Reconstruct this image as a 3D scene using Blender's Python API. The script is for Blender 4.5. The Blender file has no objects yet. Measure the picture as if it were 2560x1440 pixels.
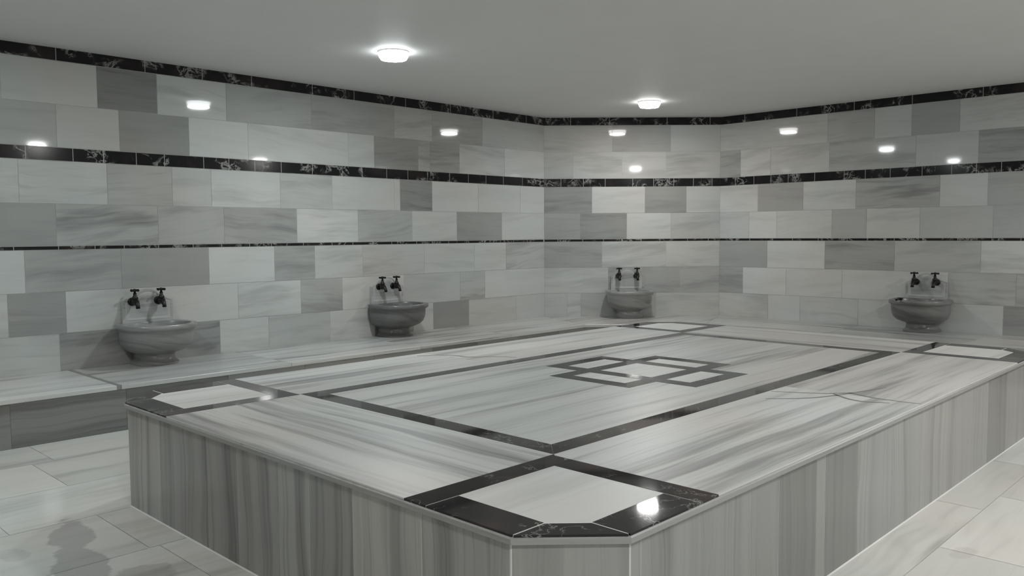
import bpy, bmesh, math, random
from mathutils import Vector, Matrix

random.seed(11)
PI = math.pi
COL = bpy.context.scene.collection

# ------------------------------------------------------------------ camera, world, exposure
cam_d = bpy.data.cameras.new('camera')
cam_d.sensor_width = 36.0
cam_d.lens = 2079.75 / 2560.0 * 36.0
cam_d.clip_start = 0.05
cam = bpy.data.objects.new('camera', cam_d)
COL.objects.link(cam)
_r = Vector((0.69583355, -0.71817402, -0.0064613))
_f = Vector((0.71641575, 0.6947081, -0.06425834))
_u = _r.cross(_f)
cam.matrix_world = Matrix(((_r.x, _u.x, -_f.x, 0.0), (_r.y, _u.y, -_f.y, 0.0), (_r.z, _u.z, -_f.z, 1.35), (0, 0, 0, 1)))
bpy.context.scene.camera = cam

sc = bpy.context.scene
world = bpy.data.worlds.new('world')
sc.world = world
world.use_nodes = True
world.node_tree.nodes['Background'].inputs[0].default_value = (0.5, 0.5, 0.5, 1)
world.node_tree.nodes['Background'].inputs[1].default_value = 0.0
sc.view_settings.view_transform = 'Standard'
sc.view_settings.look = 'None'
sc.view_settings.gamma = 1.0
sc.view_settings.use_curve_mapping = False
sc.view_settings.exposure = 0.0
sc.cycles.use_denoising = True
sc.cycles.max_bounces = 10
sc.cycles.diffuse_bounces = 6
sc.cycles.glossy_bounces = 5

# ------------------------------------------------------------------ materials
class NT:
    def __init__(self, name):
        self.m = bpy.data.materials.new(name)
        self.m.use_nodes = True
        self.t = self.m.node_tree
        self.b = self.t.nodes['Principled BSDF']
    def n(self, typ, **kw):
        x = self.t.nodes.new(typ)
        for k, v in kw.items():
            setattr(x, k, v)
        return x
    def l(self, a, b):
        self.t.links.new(a, b)
    def math(self, op, a, b=None, clamp=False):
        x = self.n('ShaderNodeMath', operation=op, use_clamp=clamp)
        for i, v in enumerate((a, b)):
            if v is None:
                continue
            if isinstance(v, (int, float)):
                x.inputs[i].default_value = v
            else:
                self.l(v, x.inputs[i])
        return x.outputs[0]
    def ramp(self, fac, stops):
        x = self.n('ShaderNodeMapRange', interpolation_type='SMOOTHSTEP')
        self.l(fac, x.inputs[0])
        x.inputs[1].default_value, x.inputs[2].default_value = stops[0], stops[1]
        x.inputs[3].default_value, x.inputs[4].default_value = stops[2], stops[3]
        return x.outputs[0]
    def noise(self, vec, scale, detail=3.0, rough=0.55, dist=0.0):
        x = self.n('ShaderNodeTexNoise')
        self.l(vec, x.inputs['Vector'])
        x.inputs['Scale'].default_value = scale
        x.inputs['Detail'].default_value = detail
        x.inputs['Roughness'].default_value = rough
        x.inputs['Distortion'].default_value = dist
        return x.outputs['Fac']


def marble(name, color, rough, cu, cv, broad=0.3, fine=0.12, warm=0.04, spec=0.5, wob_amt=0.14):
    """grey-white marble whose streaks run along the UV's u; tone, seed and streak strength come from the stone piece"""
    k = NT(name)
    uv = k.n('ShaderNodeUVMap').outputs[0]
    at = k.n('ShaderNodeAttribute', attribute_name='stone')
    sep = k.n('ShaderNodeSeparateXYZ')
    k.l(at.outputs['Vector'], sep.inputs[0])
    tone, seed, streak = sep.outputs
    suv = k.n('ShaderNodeSeparateXYZ')
    k.l(uv, suv.inputs[0])
    # slow bend of the bands
    wob_v = k.n('ShaderNodeCombineXYZ')
    k.l(k.math('MULTIPLY', suv.outputs[0], 1.3), wob_v.inputs[0])
    k.l(k.math('MULTIPLY', suv.outputs[1], 2.0), wob_v.inputs[1])
    k.l(k.math('MULTIPLY', seed, 37.0), wob_v.inputs[2])
    wob = k.math('MULTIPLY', k.math('SUBTRACT', k.noise(wob_v.outputs[0], 1.0, 2.0), 0.5), wob_amt)
    v2 = k.math('ADD', suv.outputs[1], wob)
    def vec(su, sv, off):
        c = k.n('ShaderNodeCombineXYZ')
        k.l(k.math('MULTIPLY', suv.outputs[0], su), c.inputs[0])
        k.l(k.math('MULTIPLY', v2, sv), c.inputs[1])
        k.l(k.math('ADD', k.math('MULTIPLY', seed, 53.0), off), c.inputs[2])
        return c.outputs[0]
    n1 = k.noise(vec(cu, cv, 0.0), 1.0, 3.0, 0.6)
    n2 = k.noise(vec(cu * 1.6, cv * 4.2, 7.0), 1.0, 4.0, 0.65)
    n3 = k.noise(vec(cu * 1.5, cv * 0.35, 19.0), 1.0, 2.0, 0.5)
    s1 = k.ramp(n1, (0.47, 0.70, 0.0, 1.0))
    s2 = k.ramp(n2, (0.50, 0.68, 0.0, 1.0))
    s3 = k.ramp(n3, (0.35, 0.65, 0.0, 1.0))
    dark = k.math('ADD', k.math('MULTIPLY', s1, broad), k.math('MULTIPLY', s2, fine))
    dark = k.math('ADD', dark, k.math('MULTIPLY', s3, broad * 0.35))
    dark = k.math('MULTIPLY', dark, streak)
    val = k.math('MULTIPLY', tone, k.math('SUBTRACT', 1.0, dark), clamp=False)
    mix = k.n('ShaderNodeVectorMath', operation='SCALE')
    mix.inputs[0].default_value = color
    k.l(val, mix.inputs['Scale'])
    # faint warm / cool drift of the stone
    ob = k.n('ShaderNodeTexCoord').outputs['Object']
    dr = k.ramp(k.noise(ob, 0.8, 2.0), (0.35, 0.65, 0.0, 1.0))
    cm = k.n('ShaderNodeMix', data_type='RGBA', blend_type='MULTIPLY')
    cm.inputs['Factor'].default_value = 1.0
    tint = k.n('ShaderNodeMix', data_type='RGBA')
    k.l(dr, tint.inputs['Factor'])
    tint.inputs['A'].default_value = (1 - warm, 1.0, 1.0, 1)
    tint.inputs['B'].default_value = (1.0, 1 - warm * 0.6, 1 - warm * 1.2, 1)
    k.l(mix.outputs[0], cm.inputs['A'])
    k.l(tint.outputs['Result'], cm.inputs['B'])
    k.l(cm.outputs['Result'], k.b.inputs['Base Color'])
    k.b.inputs['Roughness'].default_value = rough
    k.b.inputs['Specular IOR Level'].default_value = spec
    return k.m


def dark_marble(name, base, vein, rough, amount=0.035, red=True, scale=7.0):
    k = NT(name)
    ob = k.n('ShaderNodeTexCoord').outputs['Object']
    a = k.noise(ob, scale, 5.0, 0.62, 1.2)
    v = k.math('ABSOLUTE', k.math('SUBTRACT', a, 0.5))
    line = k.ramp(v, (0.0, amount, 1.0, 0.0))
    gate = k.ramp(k.noise(ob, scale * 0.6, 2.0), (0.48, 0.62, 0.0, 1.0))
    f = k.math('MULTIPLY', line, gate)
    cloud = k.ramp(k.noise(ob, scale * 0.45, 3.0), (0.5, 0.72, 0.0, 0.55))
    b = k.n('ShaderNodeMix', data_type='RGBA')
    k.l(cloud, b.inputs['Factor'])
    b.inputs['A'].default_value = (*base, 1)
    b.inputs['B'].default_value = (base[0] * (3.2 if red else 2.2), base[1] * 2.0, base[2] * 2.0, 1)
    c = k.n('ShaderNodeMix', data_type='RGBA')
    k.l(f, c.inputs['Factor'])
    k.l(b.outputs['Result'], c.inputs['A'])
    c.inputs['B'].default_value = (*vein, 1)
    k.l(c.outputs['Result'], k.b.inputs['Base Color'])
    k.b.inputs['Roughness'].default_value = rough
    k.b.inputs['Specular IOR Level'].default_value = 0.2
    return k.m


def plain(name, color, rough=0.5, metal=0.0, bump=0.0, spec=0.5, var=0.06):
    k = NT(name)
    k.b.inputs['Base Color'].default_value = (*color, 1)
    k.b.inputs['Roughness'].default_value = rough
    k.b.inputs['Metallic'].default_value = metal
    k.b.inputs['Specular IOR Level'].default_value = spec
    ob = k.n('ShaderNodeTexCoord').outputs['Object']
    nz = k.noise(ob, 3.0, 4.0)
    r = k.ramp(nz, (0.3, 0.7, 1 - var, 1 + var))
    s = k.n('ShaderNodeVectorMath', operation='SCALE')
    s.inputs[0].default_value = color
    k.l(r, s.inputs['Scale'])
    k.l(s.outputs[0], k.b.inputs['Base Color'])
    if bump:
        bp = k.n('ShaderNodeBump')
        bp.inputs['Strength'].default_value = bump
        k.l(k.noise(ob, 60.0, 3.0), bp.inputs['Height'])
        k.l(bp.outputs[0], k.b.inputs['Normal'])
    return k.m


def emitter(name, color, strength):
    k = NT(name)
    k.b.inputs['Base Color'].default_value = (0.9, 0.9, 0.9, 1)
    k.b.inputs['Emission Color'].default_value = (*color, 1)
    k.b.inputs['Emission Strength'].default_value = strength
    return k.m


def floor_marble(name):
    """worn pale floor stone: soft bands, pitted patches and a few irregular darker blotches"""
    m = marble(name, (0.74, 0.735, 0.71), 0.14, 0.7, 5.0, broad=0.26, fine=0.07, warm=0.05)
    t = m.node_tree
    b = t.nodes['Principled BSDF']
    src = b.inputs['Base Color'].links[0].from_socket
    k = NT.__new__(NT)
    k.m, k.t, k.b = m, t, b
    ob = k.n('ShaderNodeTexCoord').outputs['Object']
    sp = k.n('ShaderNodeSeparateXYZ')
    k.l(ob, sp.inputs[0])
    n = k.noise(ob, 4.5, 4.0, 0.6)
    # irregular darker blotches with noisy outlines, elongated towards the camera corner
    def blob(cx, cy, rx, ry, ang):
        ca, sa = math.cos(ang), math.sin(ang)
        dx = k.math('SUBTRACT', sp.outputs[0], cx)
        dy = k.math('SUBTRACT', sp.outputs[1], cy)
        a = k.math('DIVIDE', k.math('ADD', k.math('MULTIPLY', dx, ca), k.math('MULTIPLY', dy, sa)), rx)
        c = k.math('DIVIDE', k.math('SUBTRACT', k.math('MULTIPLY', dy, ca), k.math('MULTIPLY', dx, sa)), ry)
        d = k.math('SQRT', k.math('ADD', k.math('MULTIPLY', a, a), k.math('MULTIPLY', c, c)))
        d = k.math('ADD', d, k.math('MULTIPLY', k.math('SUBTRACT', n, 0.5), 1.5))
        return k.ramp(d, (0.86, 1.05, 1.0, 0.0))
    s = k.math('MAXIMUM', blob(1.26, 4.04, 0.10, 0.21, -0.24), blob(1.16, 3.60, 0.10, 0.30, -0.2))
    s = k.math('MAXIMUM', s, k.math('MULTIPLY', blob(1.30, 3.30, 0.12, 0.14, 0.0), 0.8))
    s = k.math('MAXIMUM', s, k.math('MULTIPLY', blob(1.00, 3.95, 0.06, 0.10, 0.0), 0.4))
    s = k.math('MAXIMUM', s, k.math('MULTIPLY', blob(3.78, 1.02, 0.10, 0.05, 0.0), 0.35))
    c = k.n('ShaderNodeMix', data_type='RGBA', blend_type='MULTIPLY')
    k.l(k.math('MULTIPLY', s, 0.85), c.inputs['Factor'])
    k.l(src, c.inputs['A'])
    c.inputs['B'].default_value = (0.66, 0.645, 0.66, 1)
    # pits
    pit = k.ramp(k.noise(ob, 26.0, 3.0), (0.66, 0.74, 0.0, 0.35))
    pg = k.ramp(k.noise(ob, 1.3, 2.0), (0.52, 0.62, 0.0, 1.0))
    c2 = k.n('ShaderNodeMix', data_type='RGBA', blend_type='MULTIPLY')
    k.l(k.math('MULTIPLY', pit, pg), c2.inputs['Factor'])
    k.l(c.outputs['Result'], c2.inputs['A'])
    c2.inputs['B'].default_value = (0.5, 0.5, 0.48, 1)
    k.l(c2.outputs['Result'], b.inputs['Base Color'])
    return m


M = {}
M['wall'] = marble('wall_marble', (0.62, 0.625, 0.615), 0.045, 1.1, 8.0, broad=0.22, fine=0.09)
M['top'] = marble('slab_marble', (0.665, 0.665, 0.66), 0.38, 0.45, 10.0, broad=0.44, fine=0.18, spec=0.35, wob_amt=0.06)
M['side'] = marble('cladding_marble', (0.62, 0.615, 0.605), 0.24, 0.25, 9.0, broad=0.30, fine=0.20)
M['bench'] = marble('bench_marble', (0.64, 0.64, 0.63), 0.32, 0.5, 8.0, broad=0.42, fine=0.14)
M['floor'] = floor_marble('floor_marble')
M['black'] = dark_marble('black_marble', (0.014, 0.014, 0.015), (0.30, 0.30, 0.29), 0.12, 0.05, True, 8.0)
M['inlay'] = dark_marble('charcoal_marble', (0.027, 0.028, 0.028), (0.26, 0.26, 0.25), 0.045, 0.014, True, 6.0)
M['grout'] = plain('grout', (0.50, 0.50, 0.48), 0.8)
M['white_grout'] = plain('white_grout', (0.72, 0.72, 0.70), 0.7)
M['ceiling'] = plain('ceiling_paint', (0.71, 0.71, 0.705), 0.6, var=0.012, bump=0.02)
M['basin'] = marble('basin_marble', (0.28, 0.285, 0.285), 0.28, 1.5, 12.0, broad=0.35, fine=0.2)
M['plate'] = marble('plate_marble', (0.50, 0.505, 0.50), 0.2, 1.2, 9.0, broad=0.35, fine=0.2)
M['metal'] = plain('dark_bronze', (0.018, 0.018, 0.016), 0.36, 0.5)
M['plastic'] = plain('lamp_ring', (0.78, 0.78, 0.77), 0.4)
LAMP = 325.0
for _n, _c, _k in (('cool', (0.93, 0.99, 1.0), 0.93), ('warm', (1.0, 0.985, 0.965), 0.76), ('front', (1.0, 0.985, 0.965), 1.38), ('entry', (0.93, 0.99, 1.0), 0.74)):
    M['lamp_' + _n] = emitter('lamp_' + _n, _c, LAMP * _k)
    M['lamp_' + _n + '_edge'] = emitter('lamp_' + _n + '_edge', _c, LAMP * _k * 0.055)

# ------------------------------------------------------------------ mesh helper
class MB:
    """collects polygons with UVs and a stone attribute (tone, seed, streak strength)"""
    def __init__(self):
        self.v, self.f, self.uv, self.st, self.mi, self.sm = [], [], [], [], [], []
    def poly(self, pts, uvs=None, stone=(1, 0, 1), mat=0, smooth=False):
        i = len(self.v)
        self.v += [tuple(p) for p in pts]
        self.f.append(tuple(range(i, i + len(pts))))
        self.uv.append(uvs if uvs else [(p[0], p[1]) for p in pts])
        self.st.append(stone)
        self.mi.append(mat)
        self.sm.append(smooth)
    def box(self, lo, hi, mat=0, stone=(1, 0, 0)):
        x0, y0, z0 = lo
        x1, y1, z1 = hi
        c = [(x0, y0, z0), (x1, y0, z0), (x1, y1, z0), (x0, y1, z0), (x0, y0, z1), (x1, y0, z1), (x1, y1, z1), (x0, y1, z1)]
        for q in ((0, 3, 2, 1), (4, 5, 6, 7), (0, 1, 5, 4), (1, 2, 6, 5), (2, 3, 7, 6), (3, 0, 4, 7)):
            self.poly([c[j] for j in q], None, stone, mat)
    def prism(self, pts, z0, z1, mat=0, stone=(1, 0, 1), swap=False, bevel=0.0):
        """pts: counter-clockwise plan outline"""
        def uvf(p):
            return (p[1], p[0]) if swap else (p[0], p[1])
        top = pts
        if bevel:
            top = inset(pts, bevel)
            n = len(pts)
            for i in range(n):
                j = (i + 1) % n
                q = [(*pts[i], z1 - bevel), (*pts[j], z1 - bevel), (*top[j], z1), (*top[i], z1)]
                self.poly(q, [uvf(p) for p in q], stone, mat)
        zt = z1 - bevel
        n = len(pts)
        for i in range(n):
            j = (i + 1) % n
            a, b = pts[i], pts[j]
            d = math.hypot(b[0] - a[0], b[1] - a[1])
            q = [(*a, z0), (*b, z0), (*b, zt), (*a, zt)]
            self.poly(q, [(0, z0), (d, z0), (d, zt), (0, zt)], stone, mat)
        self.poly([(*p, z1) for p in top], [uvf(p) for p in top], stone, mat)
        self.poly([(*p, z0) for p in reversed(pts)], [uvf(p) for p in reversed(pts)], stone, mat)
    def build(self, name, mats, parent=None, weld=False):
        me = bpy.data.meshes.new(name)
        me.from_pydata(self.v, [], self.f)
        uvl = me.uv_layers.new(name='UVMap')
        uvl.data.foreach_set('uv', [c for u in self.uv for p in u for c in p[:2]])
        me.polygons.foreach_set('material_index', self.mi)
        me.polygons.foreach_set('use_smooth', self.sm)
        at = me.attributes.new('stone', 'FLOAT_VECTOR', 'FACE')
        at.data.foreach_set('vector', [float(c) for t in self.st for c in t])
        for m in (mats if isinstance(mats, (list, tuple)) else [mats]):
            me.materials.append(m)
        if weld:
            bm = bmesh.new()
            bm.from_mesh(me)
            bmesh.ops.remove_doubles(bm, verts=bm.verts, dist=1e-5)
            bmesh.ops.recalc_face_normals(bm, faces=bm.faces)
            bm.to_mesh(me)
            bm.free()
        o = bpy.data.objects.new(name, me)
        COL.objects.link(o)
        if parent:
            o.parent = parent
        return o


def inset(pts, d):
    """inset a ccw convex polygon"""
    n = len(pts)
    out = []
    for i in range(n):
        p0, p1, p2 = Vector(pts[i - 1]), Vector(pts[i]), Vector(pts[(i + 1) % n])
        e1 = (p1 - p0).normalized()
        e2 = (p2 - p1).normalized()
        n1 = Vector((-e1.y, e1.x))
        n2 = Vector((-e2.y, e2.x))
        m = n1 + n2
        s = d * 2 / m.dot(m) if m.length > 1e-6 else 0
        out.append(tuple(p1 + m * s))
    return out


def lathe(mb, prof, seg=24, c=(0, 0, 0), mat=0, axis='Z', smooth=True, stone=(1, 0, 0)):
    """prof: list of (radius, height); axis Z or Y"""
    def P(r, h, a):
        if axis == 'Z':
            return (c[0] + r * math.cos(a), c[1] + r * math.sin(a), c[2] + h)
        if axis == 'Y':
            return (c[0] + r * math.cos(a), c[1] + h, c[2] + r * math.sin(a))
        return (c[0] + h, c[1] + r * math.cos(a), c[2] + r * math.sin(a))
    for (r0, h0), (r1, h1) in zip(prof, prof[1:]):
        for s in range(seg):
            a0, a1 = 2 * PI * s / seg, 2 * PI * (s + 1) / seg
            q = []
            for p in (P(r0, h0, a0), P(r0, h0, a1), P(r1, h1, a1), P(r1, h1, a0)):
                if not q or (Vector(p) - Vector(q[-1])).length > 1e-7:
                    q.append(p)
            if (Vector(q[0]) - Vector(q[-1])).length < 1e-7:
                q.pop()
            if len(q) > 2:
                mb.poly(q, None, stone, mat, smooth)


def tube(mb, pts, rad, seg=12, mat=0):
    """smooth swept tube with end caps; rad may be a list"""
    P = [Vector(p) for p in pts]
    R = rad if isinstance(rad, (list, tuple)) else [rad] * len(P)
    rings = []
    up = Vector((1, 0, 0))
    for i, p in enumerate(P):
        d = (P[min(i + 1, len(P) - 1)] - P[max(i - 1, 0)]).normalized()
        s = d.cross(up)
        if s.length < 1e-3:
            s = d.cross(Vector((0, 1, 0)))
        s.normalize()
        t = s.cross(d)
        rings.append([p + (s * math.cos(2 * PI * k / seg) + t * math.sin(2 * PI * k / seg)) * R[i] for k in range(seg)])
    for a, b in zip(rings, rings[1:]):
        for k in range(seg):
            j = (k + 1) % seg
            mb.poly([a[k], a[j], b[j], b[k]], None, (1, 0, 0), mat, True)
    mb.poly(list(reversed(rings[0])), None, (1, 0, 0), mat)
    mb.poly(rings[-1], None, (1, 0, 0), mat)


def struct(o):
    o['kind'] = 'structure'
    return o


def thing(name, label, cat, loc=(0, 0, 0), rz=0.0, group=None):
    o = bpy.data.objects.new(name, None)
    COL.objects.link(o)
    o.location = loc
    o.rotation_euler = (0, 0, rz)
    o.empty_display_size = 0.1
    o['label'] = label
    o['category'] = cat
    if group:
        o['group'] = group
    return o


def copy_tree(o, parent=None):
    c = o.copy()
    COL.objects.link(c)
    c.parent = parent
    for ch in list(o.children):
        copy_tree(ch, c)
    return c

# ------------------------------------------------------------------ the room shell
ZC = 2.775
ROOM = [(-1.2, -1.36), (9.237, -1.36), (9.237, 5.356), (7.694, 6.9), (-1.2, 6.9)]
ROWS = {'A': (2.68, 2.355), 'B': (2.355, 2.03), 'C': (1.93, 1.605), 'D': (1.605, 1.285),
        'E': (1.255, 0.935), 'F': (0.935, 0.615), 'G': (0.615, 0.295), 'H': (0.295, 0.0)}
TILES = {
 'left': {
  'A': [(1.811, .85), (2.476, .40), (2.943, .88), (3.546, .66), (4.4, .60), (5.384, .72), (5.896, .62), (6.641, .74)],
  'B': [(1.2, .7), (2.171, .8), (2.633, .5), (3.202, 1.0), (3.744, .97), (4.81, .85), (5.124, .5), (5.697, .65), (5.863, .58), (6.286, .85), (7.0, .9)],
  'C': [(1.2, .92), (1.9, .95), (2.526, .7), (3.045, .8), (3.387, 1.0), (4.052, .8), (4.615, .9), (5.37, .95), (5.448, .52), (5.884, .98), (6.569, .85), (7.263, .95)],
  'D': [(1.2, .55), (2.142, .7), (2.917, .66), (3.495, .62), (4.219, 1.05), (4.912, .72), (5.602, .92), (6.24, .55), (6.947, .9)],
  'E': [(1.2, .95), (1.916, .62), (2.61, .55), (3.345, 1.02), (3.976, .62), (4.405, .85), (4.958, .82), (5.761, .9), (6.5, .88), (7.017, .75)],
  'F': [(1.2, .95), (1.792, .52), (2.187, .9), (2.699, .92), (3.607, 1.02), (4.244, .68), (4.712, 1.0), (5.482, .8), (6.278, .75), (6.665, .95)],
  'G': [(1.2, .85), (2.133, .55), (3.428, .88), (3.901, .72), (4.561, .92), (5.098, .55), (5.60, .85), (5.88, .48), (6.409, .8), (7.182, .85)]},
 'mid': {
  'A': [(0, .8), (.841, .66), (1.567, .88)],
  'B': [(0, .78), (.357, .9), (.965, .98), (1.509, .92)],
  'C': [(0, .5), (.594, 1.05), (1.248, .56), (1.765, .95)],
  'D': [(0, .56), (.445, .52), (1.026, 1.08), (1.573, .82)],
  'E': [(0, .6), (.718, .95), (1.515, .98)],
  'F': [(0, .85), (.793, .65), (1.217, .66), (1.692, .7)],
  'G': [(0, .8), (.284, .95), (.454, .72), (1.394, .85)]},
 'right': {   # u runs from the far corner towards the viewer
  'A': [(5.356, .82), (4.007, .66), (3.493, .74), (3.112, .52), (2.652, .74)],
  'B': [(5.356, .6), (5.078, 1.02), (4.688, .85), (3.982, .68), (3.064, .7), (2.472, .52)],
  'C': [(5.356, .95), (4.846, .56), (4.283, .92), (3.679, .62), (2.821, .85), (2.378, .6)],
  'D': [(5.356, .78), (4.957, 1.04), (4.602, .88), (3.941, .62), (3.56, .85), (3.007, .68)],
  'E': [(5.356, .55), (4.718, .95), (4.017, .54), (3.257, .7), (2.425, .95)],
  'F': [(5.356, .6), (5.033, 1.0), (4.477, .88), (3.815, .9), (2.72, .66)],
  'G': [(5.356, .8), (4.699, .85), (4.3, .78), (3.631, .84), (2.984, .8), (2.209, .48)]}}


def fill_row(tiles, u_end, rev=False):
    """known joints, then further tiles of mixed tone up to u_end"""
    out = list(tiles)
    sgn = -1 if rev else 1
    u = out[-1][0] + sgn * random.uniform(0.5, 0.75) if out else None
    while out and sgn * u < sgn * u_end - 0.15:
        out.append((u, random.choice((.5, .62, .7, .85, .9, 1.0))))
        u += sgn * random.uniform(0.35, 0.8)
    return out


def wall(name, a, b, rows, u_of):
    """a, b: ends in plan, seen from inside a is on the left.  rows: list of (distance from a, tone)"""
    A, B = Vector(a), Vector(b)
    L = (B - A).length
    d = (B - A) / L
    n = Vector((d.y, -d.x))      # into the room
    mb = MB()
    T = 0.12
    def P(u, z, off):
        q = A + d * u + n * off
        return (q.x, q.y, z)
    # masonry and grout bed
    o = -T
    c = [P(0, 0, o), P(L, 0, o), P(L, 0, 0), P(0, 0, 0), P(0, ZC, o), P(L, ZC, o), P(L, ZC, 0), P(0, ZC, 0)]
    for q in ((0, 1, 2, 3), (4, 7, 6, 5), (0, 4, 5, 1), (1, 5, 6, 2), (2, 6, 7, 3), (3, 7, 4, 0)):
        mb.poly([c[j] for j in q], None, (1, 0, 0), 1)
    g = 0.0018
    for key, (zt, zb) in ROWS.items():
        js = rows(key)
        for i, (u0, tone) in enumerate(js):
            u1 = js[i + 1][0] if i + 1 < len(js) else L
            if u1 - u0 < 0.02:
                continue
            ua, ub = max(u0, 0) + g, min(u1, L) - g
            za, zb2 = zb + g, zt - g
            tone *= {'wall_right': 1.18, 'wall_back': 1.03, 'wall_left': 1.03}.get(name, 1.0)
            tone = tone if tone < .88 else .88 + (tone - .88) * .45
            s = random.random()
            st = random.uniform(0.35, 1.25) * (1.15 if tone < .8 else 0.75)
            sl = random.choice((-0.12, -0.05, 0.0, 0.0, 0.05, 0.1))
            q = [P(ua, za, .0025), P(ub, za, .0025), P(ub, zb2, .0025), P(ua, zb2, .0025)]
            uv = [(x - ua, z + sl * (x - ua)) for x, z in ((ua, za), (ub, za), (ub, zb2), (ua, zb2))]
            mb.poly(q, uv, (tone, s, st), 0)
            for e in range(4):   # tile thickness towards the grout
                k = (e + 1) % 4
                m = [(ua, za), (ub, za), (ub, zb2), (ua, zb2)]
                mb.poly([P(*m[e], 0), P(*m[k], 0), P(*m[k], .0025), P(*m[e], .0025)], None, (tone, s, 0), 0)
    w = mb.build(name, [M['wall'], M['grout']])
    struct(w)
    return A, d, n, L, P


def trim(idx, P, L, z0, z1, off, piece, shift=0.1):
    """a band of polished black marble pieces with pale joints"""
    mb = MB()
    g = 0.0025
    c = [P(0, z0, 0), P(L, z0, 0), P(L, z0, off - .001), P(0, z0, off - .001), P(0, z1, 0), P(L, z1, 0), P(L, z1, off - .001), P(0, z1, off - .001)]
    for q in ((0, 1, 2, 3), (4, 7, 6, 5), (2, 6, 7, 3), (1, 5, 6, 2), (3, 7, 4, 0)):
        mb.poly([c[j] for j in q], None, (1, 0, 0), 1)
    u = 0.0
    nxt = shift
    while u < L - 0.01:
        v = min(nxt, L)
        if v - u > 0.02:
            ua, ub, za, zb = u + g, v - g, z0 + .0015, z1 - .0015
            m = [(ua, za), (ub, za), (ub, zb), (ua, zb)]
            mb.poly([P(*q, off) for q in m], None, (1, 0, 0), 0)
            for e in range(4):
                k = (e + 1) % 4
                mb.poly([P(*m[e], off - .002), P(*m[k], off - .002), P(*m[k], off), P(*m[e], off)], None, (1, 0, 0), 0)
        u = v
        nxt = v + piece * random.uniform(0.7, 1.15)
    struct(mb.build('trim_%d' % idx, [M['black'], M['grout']]))


def rows_left(key):
    if key == 'H':
        base = [(-1.2, .8)]
        return [(u + 1.2, t) for u, t in fill_row(base, 7.694)]
    js = TILES['left'][key]
    pre = []
    u = js[0][0]
    while u > -1.05:
        u -= random.uniform(0.45, 0.8)
        pre.append((max(u, -1.2), random.choice((.55, .7, .85, .9, .95))))
    return [(a + 1.2, t) for a, t in reversed(pre)] + [(a + 1.2, t) for a, t in js]


def rows_mid(key):
    if key == 'H':
        return fill_row([(0, .8)], 2.18)
    return TILES['mid'][key]


def rows_right(key):
    js = [(5.356, .8)] if key == 'H' else TILES['right'][key]
    js = fill_row(js, -1.36, rev=True)
    return [(5.356 - a, t) for a, t in js]


def rows_any(L):
    def f(key):
        return fill_row([(0, .8)], L)
    return f


wl = wall('wall_left', (-1.2, 6.9), (7.694, 6.9), rows_left, None)
wm = wall('wall_back', (7.694, 6.9), (9.237, 5.356), rows_mid, None)
wr = wall('wall_right', (9.237, 5.356), (9.237, -1.36), rows_right, None)
wn = wall('wall_front', (9.237, -1.36), (-1.2, -1.36), rows_any(10.437), None)
we = wall('wall_entrance', (-1.2, -1.36), (-1.2, 6.9), rows_any(8.26), None)
ti = 1
for w in (wl, wm, wr, wn, we):
    A, d, n, L, P = w
    trim(ti, P, L, 2.68, ZC, 0.010, 0.62, 0.33)
    trim(ti + 1, P, L, 1.93, 2.03, 0.005, 0.30, 0.21)
    trim(ti + 2, P, L, 1.256, 1.284, 0.0035, 0.30, 0.17)
    ti += 3

# ceiling and floor
mb = MB()
big = [(-1.35, -1.5), (9.4, -1.5), (9.4, 7.1), (-1.35, 7.1)]
mb.prism(big, ZC, ZC + 0.15)
struct(mb.build('ceiling', M['ceiling']))
mb = MB()
mb.prism(big, -0.12, -0.002, mat=1)
y = -1.36
k = 0
while y < 6.9 - 0.01:
    y1 = min(y + 0.62, 6.9)
    x = -1.2 - random.uniform(0, 0.7)
    while x < 9.237:
        x1 = x + random.uniform(0.9, 1.3)
        xa, xb = max(x, -1.2) + .0012, min(x1, 9.237) - .0012
        if xb - xa > 0.02:
            sd = random.random()
            tn = random.uniform(0.90, 1.03)
            mb.poly([(xa, y + .0012, 0), (xb, y + .0012, 0), (xb, y1 - .0012, 0), (xa, y1 - .0012, 0)], None, (tn, sd, random.uniform(.6, 1.2)), 0)
        x = x1
    y = y1
struct(mb.build('floor', [M['floor'], M['grout']]))

# ------------------------------------------------------------------ bench round the walls
ZB = 0.325
bench = thing('marble_bench', 'low marble bench running along the tiled walls under the four basins', 'bench', (4.0, 6.4, 0))
B0 = Vector((4.0, 6.4))
G = 0.0035
inner = [(-1.2, 5.94), (7.296, 5.94), (8.277, 4.958), (8.277, -1.36)]
outer = [(-1.2, 6.9 - G), (7.694 - G * .4, 6.9 - G), (9.237 - G, 5.356 - G * .4), (9.237 - G, -1.36)]
def loc(p):
    return (p[0] - B0.x, p[1] - B0.y)
mb = MB()
def bench_piece(a, b, c, d, tone, swap, streak=1.0):
    mb.prism([loc(a), loc(b), loc(c), loc(d)], ZB - 0.03, ZB, 0, (tone, random.random(), streak), swap, 0.003)
def lerp(p, q, t):
    return (p[0] + (q[0] - p[0]) * t, p[1] + (q[1] - p[1]) * t)
xs = [-1.2, 0.6, 2.215, 3.55, 4.9, 6.1, 7.296]
for i in range(len(xs) - 1):
    g = .0015
    ox1 = 7.694 if i == len(xs) - 2 else xs[i + 1]
    if i == 1:   # paler length left of a dark cross strip
        bench_piece((xs[i] + g, 5.93), (xs[i + 1] - .03, 5.93), (xs[i + 1] - .03, 6.9 - G), (xs[i] + g, 6.9 - G), 1.02, False, .8)
        continue
    bench_piece((xs[i] + g, 5.93), (xs[i + 1] - g, 5.93), (ox1 - g, 6.9 - G), (xs[i] + g, 6.9 - G), random.uniform(.8, .95), False)
g = .0015
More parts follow.
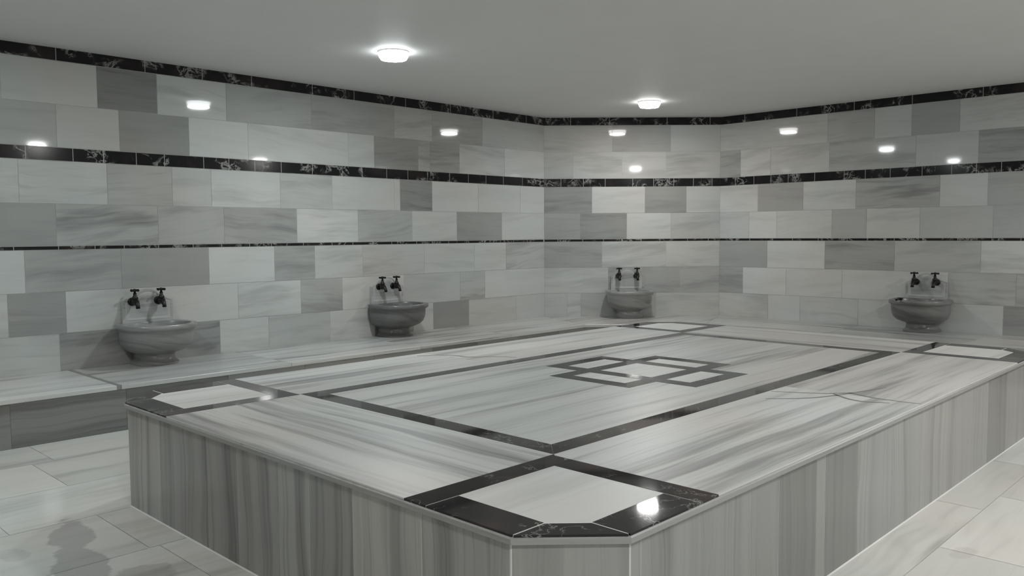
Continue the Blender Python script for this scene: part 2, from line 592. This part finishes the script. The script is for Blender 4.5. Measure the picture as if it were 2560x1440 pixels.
bench_piece((7.296 + g, 5.93), (8.267, 4.958 + g), (9.237 - G, 5.356 + g), (7.694 + g, 6.9 - G), .85, False)
ys = [4.958, 3.6, 2.3, 0.9, -0.3, -1.36]
for i in range(len(ys) - 1):
    oy = 5.356 if i == 0 else ys[i]
    bench_piece((8.267, ys[i + 1] + g), (9.237 - G, ys[i + 1] + g), (9.237 - G, oy - g), (8.267, ys[i] - g), random.uniform(.82, .95), True)
mb.build('seat_top', M['bench'], bench)
mb = MB()
mb.prism([loc(p) for p in ((2.187, 5.931), (2.213, 5.931), (2.213, 6.9 - G), (2.187, 6.9 - G))], ZB - .029, ZB + .0005, 0, (.45, .5, .3))
o = mb.build('cross_strip', M['bench'], bench)
o['label'] = 'darker stone strip set across the seat'
mb = MB()   # riser: masonry core with vertical cladding pieces
core = [(-1.2, 5.955), (7.302, 5.955), (8.292, 4.964), (8.292, -1.36), (9.237 - G, -1.36), (9.237 - G, 5.355), (7.6925, 6.9 - G), (-1.2, 6.9 - G)]
for (a, b) in ((core[0], core[1]), (core[1], core[2]), (core[2], core[3])):
    A, Bv = Vector(a), Vector(b)
    L = (Bv - A).length
    d = (Bv - A) / L
    n = Vector((d.y, -d.x))
    def P(u, z, off):
        q = A + d * u + n * off
        return (q.x - B0.x, q.y - B0.y, z)
    mb.poly([P(0, 0, 0), P(L, 0, 0), P(L, ZB - .03, 0), P(0, ZB - .03, 0)], None, (1, 0, 0), 1)
    u = 0.0
    while u < L - 0.02:
        v = min(u + random.uniform(0.5, 0.8), L)
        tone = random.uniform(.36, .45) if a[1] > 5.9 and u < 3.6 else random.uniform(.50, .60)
        z1 = ZB - .031
        sd = random.random()
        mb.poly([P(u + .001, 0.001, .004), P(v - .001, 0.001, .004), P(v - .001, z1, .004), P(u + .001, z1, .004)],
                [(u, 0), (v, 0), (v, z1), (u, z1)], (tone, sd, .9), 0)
        mb.poly([P(u + .001, 0.001, 0), P(u + .001, 0.001, .004), P(u + .001, z1, .004), P(u + .001, z1, 0)], None, (tone, sd, 0), 0)
        mb.poly([P(v - .001, 0.001, .004), P(v - .001, 0.001, 0), P(v - .001, z1, 0), P(v - .001, z1, .004)], None, (tone, sd, 0), 0)
        u = v
mb.build('riser', [M['side'], M['grout']], bench)

# ------------------------------------------------------------------ heated central platform
HS = 0.525
S = 0.9706
X0, X1, Y0, Y1 = 1.645 * S, 6.85 * S, 1.365 * S, 4.622 * S
CX, CY = (X0 + X1) / 2, (Y0 + Y1) / 2
plat = thing('marble_platform', 'large chamfered marble platform with dark inlaid frames in the middle of the floor', 'platform', (CX, CY, 0))
CH = 0.235
def octo(x0, x1, y0, y1, c):
    return [(x0 + c, y0), (x1 - c, y0), (x1, y0 + c), (x1, y1 - c), (x1 - c, y1), (x0 + c, y1), (x0, y1 - c), (x0, y0 + c)]
def rel(pts):
    return [(p[0] - CX, p[1] - CY) for p in pts]
OUT = octo(X0, X1, Y0, Y1, CH)
mb = MB()
mb.prism(rel(OUT), HS - 0.026, HS - 0.006, 0, (.62, .3, .5), False, 0.004)
edge = mb.build('edge_slab', M['top'], plat)
FW = 0.103           # inlay width
C0 = 0.72            # corner motif size
fx0, fx1, fy0, fy1 = X0 + 0.72, X1 - 0.72, Y0 + 0.71, Y1 - 0.70     # outer outline of the central frame
mb = MB()
ZT0, ZT1 = HS - .0065, HS
gp = .0018
def rect(x0, x1, y0, y1):
    return rel([(x0 + gp, y0 + gp), (x1 - gp, y0 + gp), (x1 - gp, y1 - gp), (x0 + gp, y1 - gp)])
E = .007
# border pieces between the corner motifs
def top_piece(x0, x1, y0, y1, tone, swap, streak=1.0):
    mb.prism(rect(x0, x1, y0, y1), ZT0, ZT1, 0, (tone, random.random(), streak), swap)
bx, by = fx0 - .012, fy0 - .012     # corner motif ends here
Bx, By = fx1 + .012, fy1 + .012
xj = 4.20
top_piece(X0 + E, fx0, by, By, 1.0, True, 1.0)                 # near-left border (runs away to the left)
top_piece(bx, xj, Y0 + E, fy0, 1.02, False, .95)               # near-right border, first length
top_piece(xj, Bx, Y0 + E, fy0, .98, False, .9)
top_piece(bx, 3.72, fy1, Y1 - E, 1.0, False, .9)               # far-left border
top_piece(3.72, Bx, fy1, Y1 - E, .97, False, .8)
top_piece(fx1, X1 - E, by, By, .95, True, .8)                  # far-right border
mb.build('border_slab', M['top'], plat)
mb = MB()
top_piece(fx0 + FW, fx1 - FW, fy0 + FW, fy1 - FW, .97, False, .95)
mb.build('centre_slab', M['top'], plat)
def strip(mbx, pts, z1=HS + .0006, st=(1, 0, 0)):
    mbx.prism(rel(pts), ZT0 + .0002, z1, 0, st)
# central frame
mb = MB()
def frame(mbx, x0, x1, y0, y1, w):
    gg = .001
    strip(mbx, [(x0, y0), (x1, y0), (x1 - w, y0 + w - gg), (x0 + w, y0 + w - gg)])
    strip(mbx, [(x1, y0 + gg), (x1, y1 - gg), (x1 - w + gg, y1 - w), (x1 - w + gg, y0 + w)])
    strip(mbx, [(x1, y1), (x0, y1), (x0 + w, y1 - w + gg), (x1 - w, y1 - w + gg)])
    strip(mbx, [(x0, y1 - gg), (x0, y0 + gg), (x0 + w - gg, y0 + w), (x0 + w - gg, y1 - w)])
frame(mb, fx0, fx1, fy0, fy1, FW)
mb.build('frame_inlay', M['inlay'], plat)
# interlaced central motif: a square ring with an outlined cell on every side
mb = MB()
mx, my = (fx0 + fx1) / 2 + .02, (fy0 + fy1) / 2
hw = .185
w = .10
def bar(x0, x1, y0, y1):
    mb.prism(rel([(mx + x0, my + y0), (mx + x1, my + y0), (mx + x1, my + y1), (mx + x0, my + y1)]), ZT0 + .0002, HS + .0006, 0, (1, 0, 0))
q = hw + w
o1 = q + .155
o2 = o1 + w
s_ = .235
# ring
bar(-q, q, -q, -hw); bar(-q, q, hw, q); bar(-q, -hw, -hw, hw); bar(hw, q, -hw, hw)
# left and right cells
bar(-o2, -o1, -q, q); bar(-o1, -q, -q, -q + w); bar(-o1, -q, q - w, q)
bar(o1, o2, -q, q); bar(q, o1, -q, -q + w); bar(q, o1, q - w, q)
# near and far cells
bar(-q, q, -o2, -o1); bar(-q, -q + w, -o1, -q); bar(q - w, q, -o1, -q)
bar(-q, q, o1, o2); bar(-q, -q + w, q, o1); bar(q - w, q, q, o1)
mb.build('centre_inlay', M['inlay'], plat)
mb = MB()
for (a, b, c, d) in ((-o1, -q, -q + w, q - w), (q, o1, -q + w, q - w), (-q + w, q - w, -o1, -q), (-q + w, q - w, q, o1), (-hw, hw, -hw, hw)):
    mb.prism(rel([(mx + a, my + c), (mx + b, my + c), (mx + b, my + d), (mx + a, my + d)]), ZT0 + .0002, HS + .0004, 0, (1.08, random.random(), .4), False)
mb.build('motif_cell', M['top'], plat)
# corner motifs: dark outline round a pale five-sided stone
for sx, sy in ((0, 0), (0, 1), (1, 0), (1, 1)):
    def Q(a, b):     # a, b measured from the outer corner of the platform, inwards
        x = X0 + a if sx == 0 else X1 - a
        yy = Y0 + b if sy == 0 else Y1 - b
        return (x, yy)
    def ccw(p):
        p = [Q(*t) for t in p]
        ar = sum(p[i][0] * p[(i + 1) % len(p)][1] - p[(i + 1) % len(p)][0] * p[i][1] for i in range(len(p)))
        return p if ar > 0 else p[::-1]
    D = C0 - .012
    e = .006
    we_ = .140       # strips along the platform edge
    c2 = we_ + .095
    g1 = .0035
    mb = MB()
    strip(mb, ccw([(e, D - FW), (D, D - FW), (D, D), (e, D)]))
    strip(mb, ccw([(D - FW, e), (D, e), (D, D - FW - g1 * .4), (D - FW, D - FW - g1 * .4)]))
    strip(mb, ccw([(e, CH + g1), (we_, c2 + g1), (we_, D - FW - g1 * 1.4), (e, D - FW - g1 * 1.4)]))
    strip(mb, ccw([(CH + g1, e), (c2 + g1, we_), (D - FW - g1 * 1.4, we_), (D - FW - g1 * 1.4, e)]))
    strip(mb, ccw([(CH - g1, e + .002), (e + .002, CH - g1), (we_ - g1, c2 - g1), (c2 - g1, we_ - g1)]))
    mb.build('corner_inlay', M['inlay'], plat)
    mb = MB()
    mb.prism(rel(ccw([(c2 + g1, we_ + g1), (D - FW - g1, we_ + g1), (D - FW - g1, D - FW - g1), (we_ + g1, D - FW - g1), (we_ + g1, c2 + g1)])), ZT0, HS, 0, (1.12, random.random(), .35), False)
    mb.build('corner_stone', M['top'], plat)
# joint fill under the top pieces shows as pale grout lines
mb = MB()
mb.prism(rel(octo(X0 + .008, X1 - .008, Y0 + .008, Y1 - .008, CH)), HS - .0058, HS - .0003, 0)
mb.build('grout_bed', M['white_grout'], plat)
# hairline cracks and repaired veins across the border slabs
def crack(pts, wd, name='crack_line'):
    m2 = MB()
    P2 = [Vector(p) for p in pts]
    # smooth
    for _ in range(2):
        Np = [P2[0]]
        for a, b in zip(P2, P2[1:]):
            Np += [a * .75 + b * .25, a * .25 + b * .75]
        Np.append(P2[-1])
        P2 = Np
    L_, R_ = [], []
    for i, p in enumerate(P2):
        d = (P2[min(i + 1, len(P2) - 1)] - P2[max(i - 1, 0)]).normalized()
        nn = Vector((-d.y, d.x)) * wd * (0.35 + 0.65 * math.sin(PI * i / (len(P2) - 1)))
        L_.append(p + nn)
        R_.append(p - nn)
    for i in range(len(P2) - 1):
        q = [R_[i], R_[i + 1], L_[i + 1], L_[i]]
        m2.prism(rel([tuple(t) for t in q]), HS - .002, HS + .0007, 0, (.36, .2, 0))
    return m2.build(name, M['bench'], plat)
CRACKS = [
 ([(4.02, 2.02), (4.10, 1.86), (4.17, 1.76), (4.26, 1.70), (4.20, 1.60), (4.19, 1.48), (4.20, 1.34)], .010),
 ([(3.82, 1.95), (3.96, 1.80), (4.15, 1.72), (4.52, 1.62)], .009),
 ([(4.17, 1.76), (4.05, 1.60), (4.12, 1.46)], .010),
 ([(3.60, 4.40), (3.80, 4.25), (3.78, 4.08), (3.95, 3.98), (4.0, 3.84)], .010)]
for c_, wd in CRACKS:
    crack(c_, wd)
# vertical cladding
LEFTJ = [(1.585, .72), (1.957, .86), (2.32, .68), (2.593, .72), (2.802, .66), (3.125, .58), (3.389, .60), (3.867, .76), (4.246, .72)]
RIGHTJ = [(1.53, 0.53), (1.895, 0.58), (2.525, 0.55), (2.732, 0.40), (3.038, 0.56), (3.118, 0.41), (3.431, 0.62), (3.816, 0.63), (4.197, 0.65), (5.331, 0.49), (5.721, 0.63)]
fo = .012
FO = octo(X0 + fo, X1 - fo, Y0 + fo, Y1 - fo, CH)
names = ['near_right', 'c', 'far_right', 'c', 'far_left', 'c', 'near_left', 'c']
for i in range(8):
    a, b = Vector(FO[i]), Vector(FO[(i + 1) % 8])
    L = (b - a).length
    d = (b - a) / L
    n = Vector((d.y, -d.x))
    if i == 0:
        js = [(0, .60)] + [(x - a.x, t) for x, t in RIGHTJ if x - a.x > .05]
    elif i == 6:   # runs from far to near
        base = sorted([(a.y - y_, t) for y_, t in LEFTJ])
        # tone listed for the piece starting (towards far) at that joint: rebuild in this direction
        yj = [p[0] for p in LEFTJ if p[0] < a.y - .05] + [a.y]
        tn = [p[1] for p in LEFTJ if p[0] < a.y - .05]
        js = []
        for k_ in range(len(yj) - 1, 0, -1):
            js.append((a.y - yj[k_], tn[k_ - 1]))
    elif i % 2:
        js = [(0, .68)]
    else:
        js = fill_row([(0, .8)], L)
    mb = MB()
    def P(u, z, off):
        q = a + d * u + n * off
        return (q.x - CX, q.y - CY, z)
    zt = HS - .026
    mb.poly([P(0, 0, -.0008), P(L, 0, -.0008), P(L, zt, -.0008), P(0, zt, -.0008)], None, (1, 0, 0), 1)
    for k_, (u0, tone) in enumerate(js):
        u1 = js[k_ + 1][0] if k_ + 1 < len(js) else L
        g = .0016
        ua = u0 + (.004 if k_ == 0 else g)
        ub = u1 - (.004 if k_ == len(js) - 1 else g)
        sd = random.random()
        st = 1.15 if i == 6 else .7
        q = [(ua, .001), (ub, .001), (ub, zt), (ua, zt)]
        mb.poly([P(*t, 0) for t in q], [(t[1], t[0]) for t in q], (tone, sd, st), 0)
        for e in range(4):
            f = (e + 1) % 4
            mb.poly([P(*q[e], -.006), P(*q[f], -.006), P(*q[f], 0), P(*q[e], 0)], None, (tone, sd, 0), 0)
    mb.build('side_cladding', [M['side'], M['white_grout']], plat)
# pale sealant bead where the cladding meets the floor
mb = MB()
n_ = len(FO)
IN = octo(X0 + fo + .001, X1 - fo - .001, Y0 + fo + .001, Y1 - fo - .001, CH)
OU = octo(X0 + fo - .005, X1 - fo + .005, Y0 + fo - .005, Y1 - fo + .005, CH + .002)
for i in range(8):
    j = (i + 1) % 8
    a, b, c, d = OU[i], OU[j], IN[j], IN[i]
    p = rel([a, b, c, d])
    mb.poly([(*p[0], .0), (*p[1], .0), (*p[2], .005), (*p[3], .005)], None, (1, 0, 0), 0)
mb.build('sealant_bead', M['white_grout'], plat)

# ------------------------------------------------------------------ basins
def d_ring(hw_, p_, N=48, back=0.0, ex=2.3):
    """plan ring of a basin: rounded front, straight back along the wall (local y = -distance from wall)"""
    out = []
    for i in range(N):
        a = 2 * PI * i / N
        c, s = math.cos(a), math.sin(a)
        x = hw_ * math.copysign(abs(c) ** (2 / ex), c)
        h = p_ / 2
        yy = h * math.copysign(abs(s) ** (2 / ex), s)
        # flatten the rear half against the wall
        if s > 0:
            yy = h * min(1.0, abs(s) ** (2 / 5.0) * 1.0)
            x = hw_ * math.copysign(abs(c) ** (2 / 5.0), c)
        out.append((x, -h + yy - back))
    return out


def make_basin(label, o, rz, tone=1.0):
    t = thing('marble_basin', label, 'basin', (o[0], o[1], ZB + .001), rz, 'marble washbasins on the wall bench')
    prof = [(.0, .168, .315), (.014, .170, .320), (.026, .156, .302), (.042, .144, .285), (.078, .142, .282), (.090, .152, .294),
            (.104, .188, .338), (.126, .226, .388), (.155, .250, .420), (.195, .261, .438), (.235, .265, .446), (.275, .266, .448),
            (.284, .270, .456), (.292, .282, .470), (.298, .286, .476), (.322, .287, .478), (.330, .282, .472)]
    mb = MB()
    rings = [[(x, y_, z) for x, y_ in d_ring(a, b)] for z, a, b in prof]
    N = 48
    # cavity
    cav = [(.330, 1.0), (.324, .985), (.300, .965), (.25, .90), (.20, .74), (.17, .50), (.162, .2)]
    def cav_ring(z, s):
        return [(.245 * s * math.cos(2 * PI * i / N), -.245 + .200 * s * math.sin(2 * PI * i / N), z) for i in range(N)]
    rings += [cav_ring(z, s) for z, s in cav]
    sd = random.random()
    for r0, r1 in zip(rings, rings[1:]):
        for i in range(N):
            j = (i + 1) % N
            q = [r0[i], r0[j], r1[j], r1[i]]
            uv = [(p[0] + .3 * p[1], p[2] + .2 * p[0]) for p in q]
            mb.poly(q, uv, (tone, sd, 1), 0, True)
    mb.poly(rings[0][::-1], None, (tone, sd, 1), 0)
    mb.poly(rings[-1], None, (tone, sd, 0), 0)
    b = mb.build('bowl', M['basin'], t, weld=True)
    b.data.polygons.foreach_set('use_smooth', [True] * len(b.data.polygons))
    mod = b.modifiers.new('edge', 'EDGE_SPLIT')
    mod.split_angle = math.radians(50)
    # drain ring in the bottom of the bowl
    mb = MB()
    lathe(mb, [(.0, .006), (.020, .006), (.024, .003), (.026, .0)], 20, (0, -.245, .162))
    mb.build('drain', M['metal'], b)
    # back plate with a scalloped top
    mb = MB()
    W2, T2 = .205, .026
    outl = [(-W2, .328), (W2, .328), (W2, .50)]
    for i in range(1, 12):      # right shoulder curve, centre arch, left shoulder
        a = i / 12
        xx = W2 * (1 - 2 * a)
        zz = .545 + .040 * math.cos(PI * xx / W2) + (.012 if abs(xx) < .09 else 0)
        outl.append((xx, zz))
    outl.append((-W2, .50))
    nn = len(outl)
    fr = [(x, -T2, z) for x, z in outl]
    bk = [(x, -.0035, z) for x, z in outl]
    uvp = lambda p: (p[0], p[2])
    mb.poly(fr, [uvp(p) for p in fr], (.95, sd, .8), 0)
    mb.poly(bk[::-1], None, (1, sd, 0), 0)
    for i in range(nn):
        j = (i + 1) % nn
        mb.poly([fr[j], fr[i], bk[i], bk[j]], None, (.95, sd, 0), 0)
    # raised moulding framing the plate
    fr2 = [(x * .80, z) for x, z in outl]
    zc_ = .45
    ins = [(x * .84, -T2 - .0022, zc_ + (z - zc_) * .80) for x, z in outl]
    ins2 = [(x * .74, -T2 - .0004, zc_ + (z - zc_) * .66) for x, z in outl]
    out2 = [(x * .88, -T2 + .0005, zc_ + (z - zc_) * .86) for x, z in outl]
    for r0, r1 in ((out2, ins), (ins, ins2)):
        for i in range(nn):
            j = (i + 1) % nn
            mb.poly([r0[i], r0[j], r1[j], r1[i]], None, (1, sd, 0), 0)
    mb.build('back_plate', M['plate'], t, weld=True)
    return t


def make_tap(label, o, rz):
    t = thing('water_tap', label, 'tap', o, rz, 'dark taps in pairs above the basins')
    t.scale = (1.22, 1.12, 1.12)
    # local: wall face at y = 0, tap reaches towards -y
    mb = MB()
    lathe(mb, [(.0, -.012), (.018, -.012), (.026, -.009), (.030, -.004), (.030, .0), (.0, .0)], 24, (0, 0, 0), axis='Y')
    mb.build('wall_flange', M['metal'], t, weld=True)
    mb = MB()
    tube(mb, [(0, -.008, 0), (0, -.03, 0), (0, -.04, 0), (0, -.055, 0), (0, -.07, 0), (0, -.082, -.004), (0, -.094, -.014), (0, -.102, -.030), (0, -.104, -.046)],
         [.014, .014, .021, .026, .022, .017, .014, .0125, .0135], 16)
    lathe(mb, [(.0, .0), (.019, .004), (.021, .016), (.015, .026), (.011, .034), (.0105, .052), (.0, .052)], 16, (0, -.055, .012))
    mb.build('spout', M['metal'], t, weld=True)
    mb = MB()
    lathe(mb, [(.0, .0), (.007, .0), (.007, .010), (.012, .014), (.013, .024), (.008, .030), (.0, .031)], 16, (0, -.055, .064))
    for k_ in range(2):
        a = k_ * PI / 2 + .5
        dx, dy = math.cos(a) * .031, math.sin(a) * .031
        tube(mb, [(-dx, -.055 - dy, .083), (-dx * .7, -.055 - dy * .7, .083), (-dx * .3, -.055 - dy * .3, .083), (dx * .3, -.055 + dy * .3, .083), (dx * .7, -.055 + dy * .7, .083), (dx, -.055 + dy, .083)],
             [.0085, .0085, .0055, .0055, .0085, .0085], 10)
    mb.build('cross_handle', M['metal'], t, weld=True)
    return t

s2 = math.sqrt(.5)
K = Vector((7.694, 6.9))
def on_mid(t_):
    p = K + Vector((s2, -s2)) * t_
    return (p.x, p.y)
BAS = [
 ('left', (2.80, 6.9 - .0035), 0.0, .212, 'grey marble basin nearest the camera on the left wall, shadow cone beside it',
  'left', 'basin nearest the camera on the left wall'),
 ('left', (5.245, 6.9 - .0035), 0.0, .180, 'dark grey marble basin farther along the left wall, towards the angled corner wall',
  'left', 'farther basin of the left wall'),
 ('mid', on_mid(1.03), -PI / 4, .222, 'grey marble basin in the middle of the short angled corner wall',
  'left', 'basin on the short angled wall'),
 ('right', (9.237 - .0035, 2.92), -PI / 2, .203, 'grey marble basin on the right wall with its rim lip pointing left',
  'left', 'basin on the right wall')]
plate_f = .026
for i, (wn_, pos, rz, sp_, lab, _x, where) in enumerate(BAS):
    nrm = Vector((math.sin(rz), -math.cos(rz)))     # local -y
    if wn_ == 'mid':
        pos = (pos[0] + nrm.x * .0035, pos[1] + nrm.y * .0035)
    make_basin(lab, pos, rz, (1.1, .62, 1.22, .86)[i])
    tx = Vector((math.cos(rz), math.sin(rz)))
    for sgn, side in ((-1, 'left'), (1, 'right')):
        c = Vector(pos) + tx * (sgn * sp_ / 2 - (.02 if i < 2 else 0.0)) + nrm * (plate_f)
        make_tap('%s-hand dark cross-handled tap above the %s' % (side, where), (c.x, c.y, .828), rz)

# small dark scoop resting on the rim of the right-wall basin
sco = thing('water_scoop', 'tiny dark metal scoop lying on the rim of the basin on the right wall', 'scoop', (8.835, 3.05, ZB + .330), PI + .12)
mb = MB()
lathe(mb, [(.0, .002), (.016, .002), (.024, .010), (.029, .024), (.027, .024), (.021, .011), (.014, .005), (.0, .005)], 20, (0, 0, 0))
mb.build('cup', M['metal'], sco, weld=True)
mb = MB()
tube(mb, [(.024, 0, .016), (.06, 0, .014), (.11, 0, .012), (.165, 0, .014)], [.006, .007, .009, .011], 8)
mb.build('handle', M['metal'], sco, weld=True)

# ------------------------------------------------------------------ ceiling lamps
def make_lamp(label, x, y_, mat):
    t = thing('ceiling_lamp', label, 'ceiling lamp', (x, y_, ZC), 0.0, 'round white lamps on the ceiling')
    mb = MB()
    lathe(mb, [(.112, -.010), (.120, -.009), (.122, -.004), (.122, .0), (.112, .0)], 40)
    mb.build('base_ring', M['plastic'], t, weld=True)
    mb = MB()
    lathe(mb, [(.118, -.004), (.117, -.028), (.110, -.046), (.100, -.060)], 40, mat=1)
    lathe(mb, [(.100, -.060), (.06, -.063), (.0, -.064)], 40, mat=0)
    mb.build('diffuser', [M[mat], M[mat + '_edge']], t, weld=True)
    return t
make_lamp('bright cool-white dome lamp on the ceiling, nearest the top left', 4.09, 5.235, 'lamp_cool')
make_lamp('smaller-looking warm white dome lamp on the ceiling near the angled corner wall', 7.59, 5.27, 'lamp_warm')
make_lamp('cool white dome lamp near the entrance wall, mirrored in the far right wall tiles', .77, 5.17, 'lamp_entry')
make_lamp('white dome lamp above the right-hand floor, mirrored low in the left wall tiles', 4.08, -.04, 'lamp_front')
make_lamp('white dome lamp by the far end of the front wall, mirrored above the dark band', 7.85, -.25, 'lamp_front')
make_lamp('white dome lamp just behind the camera corner', .5, -.6, 'lamp_front')
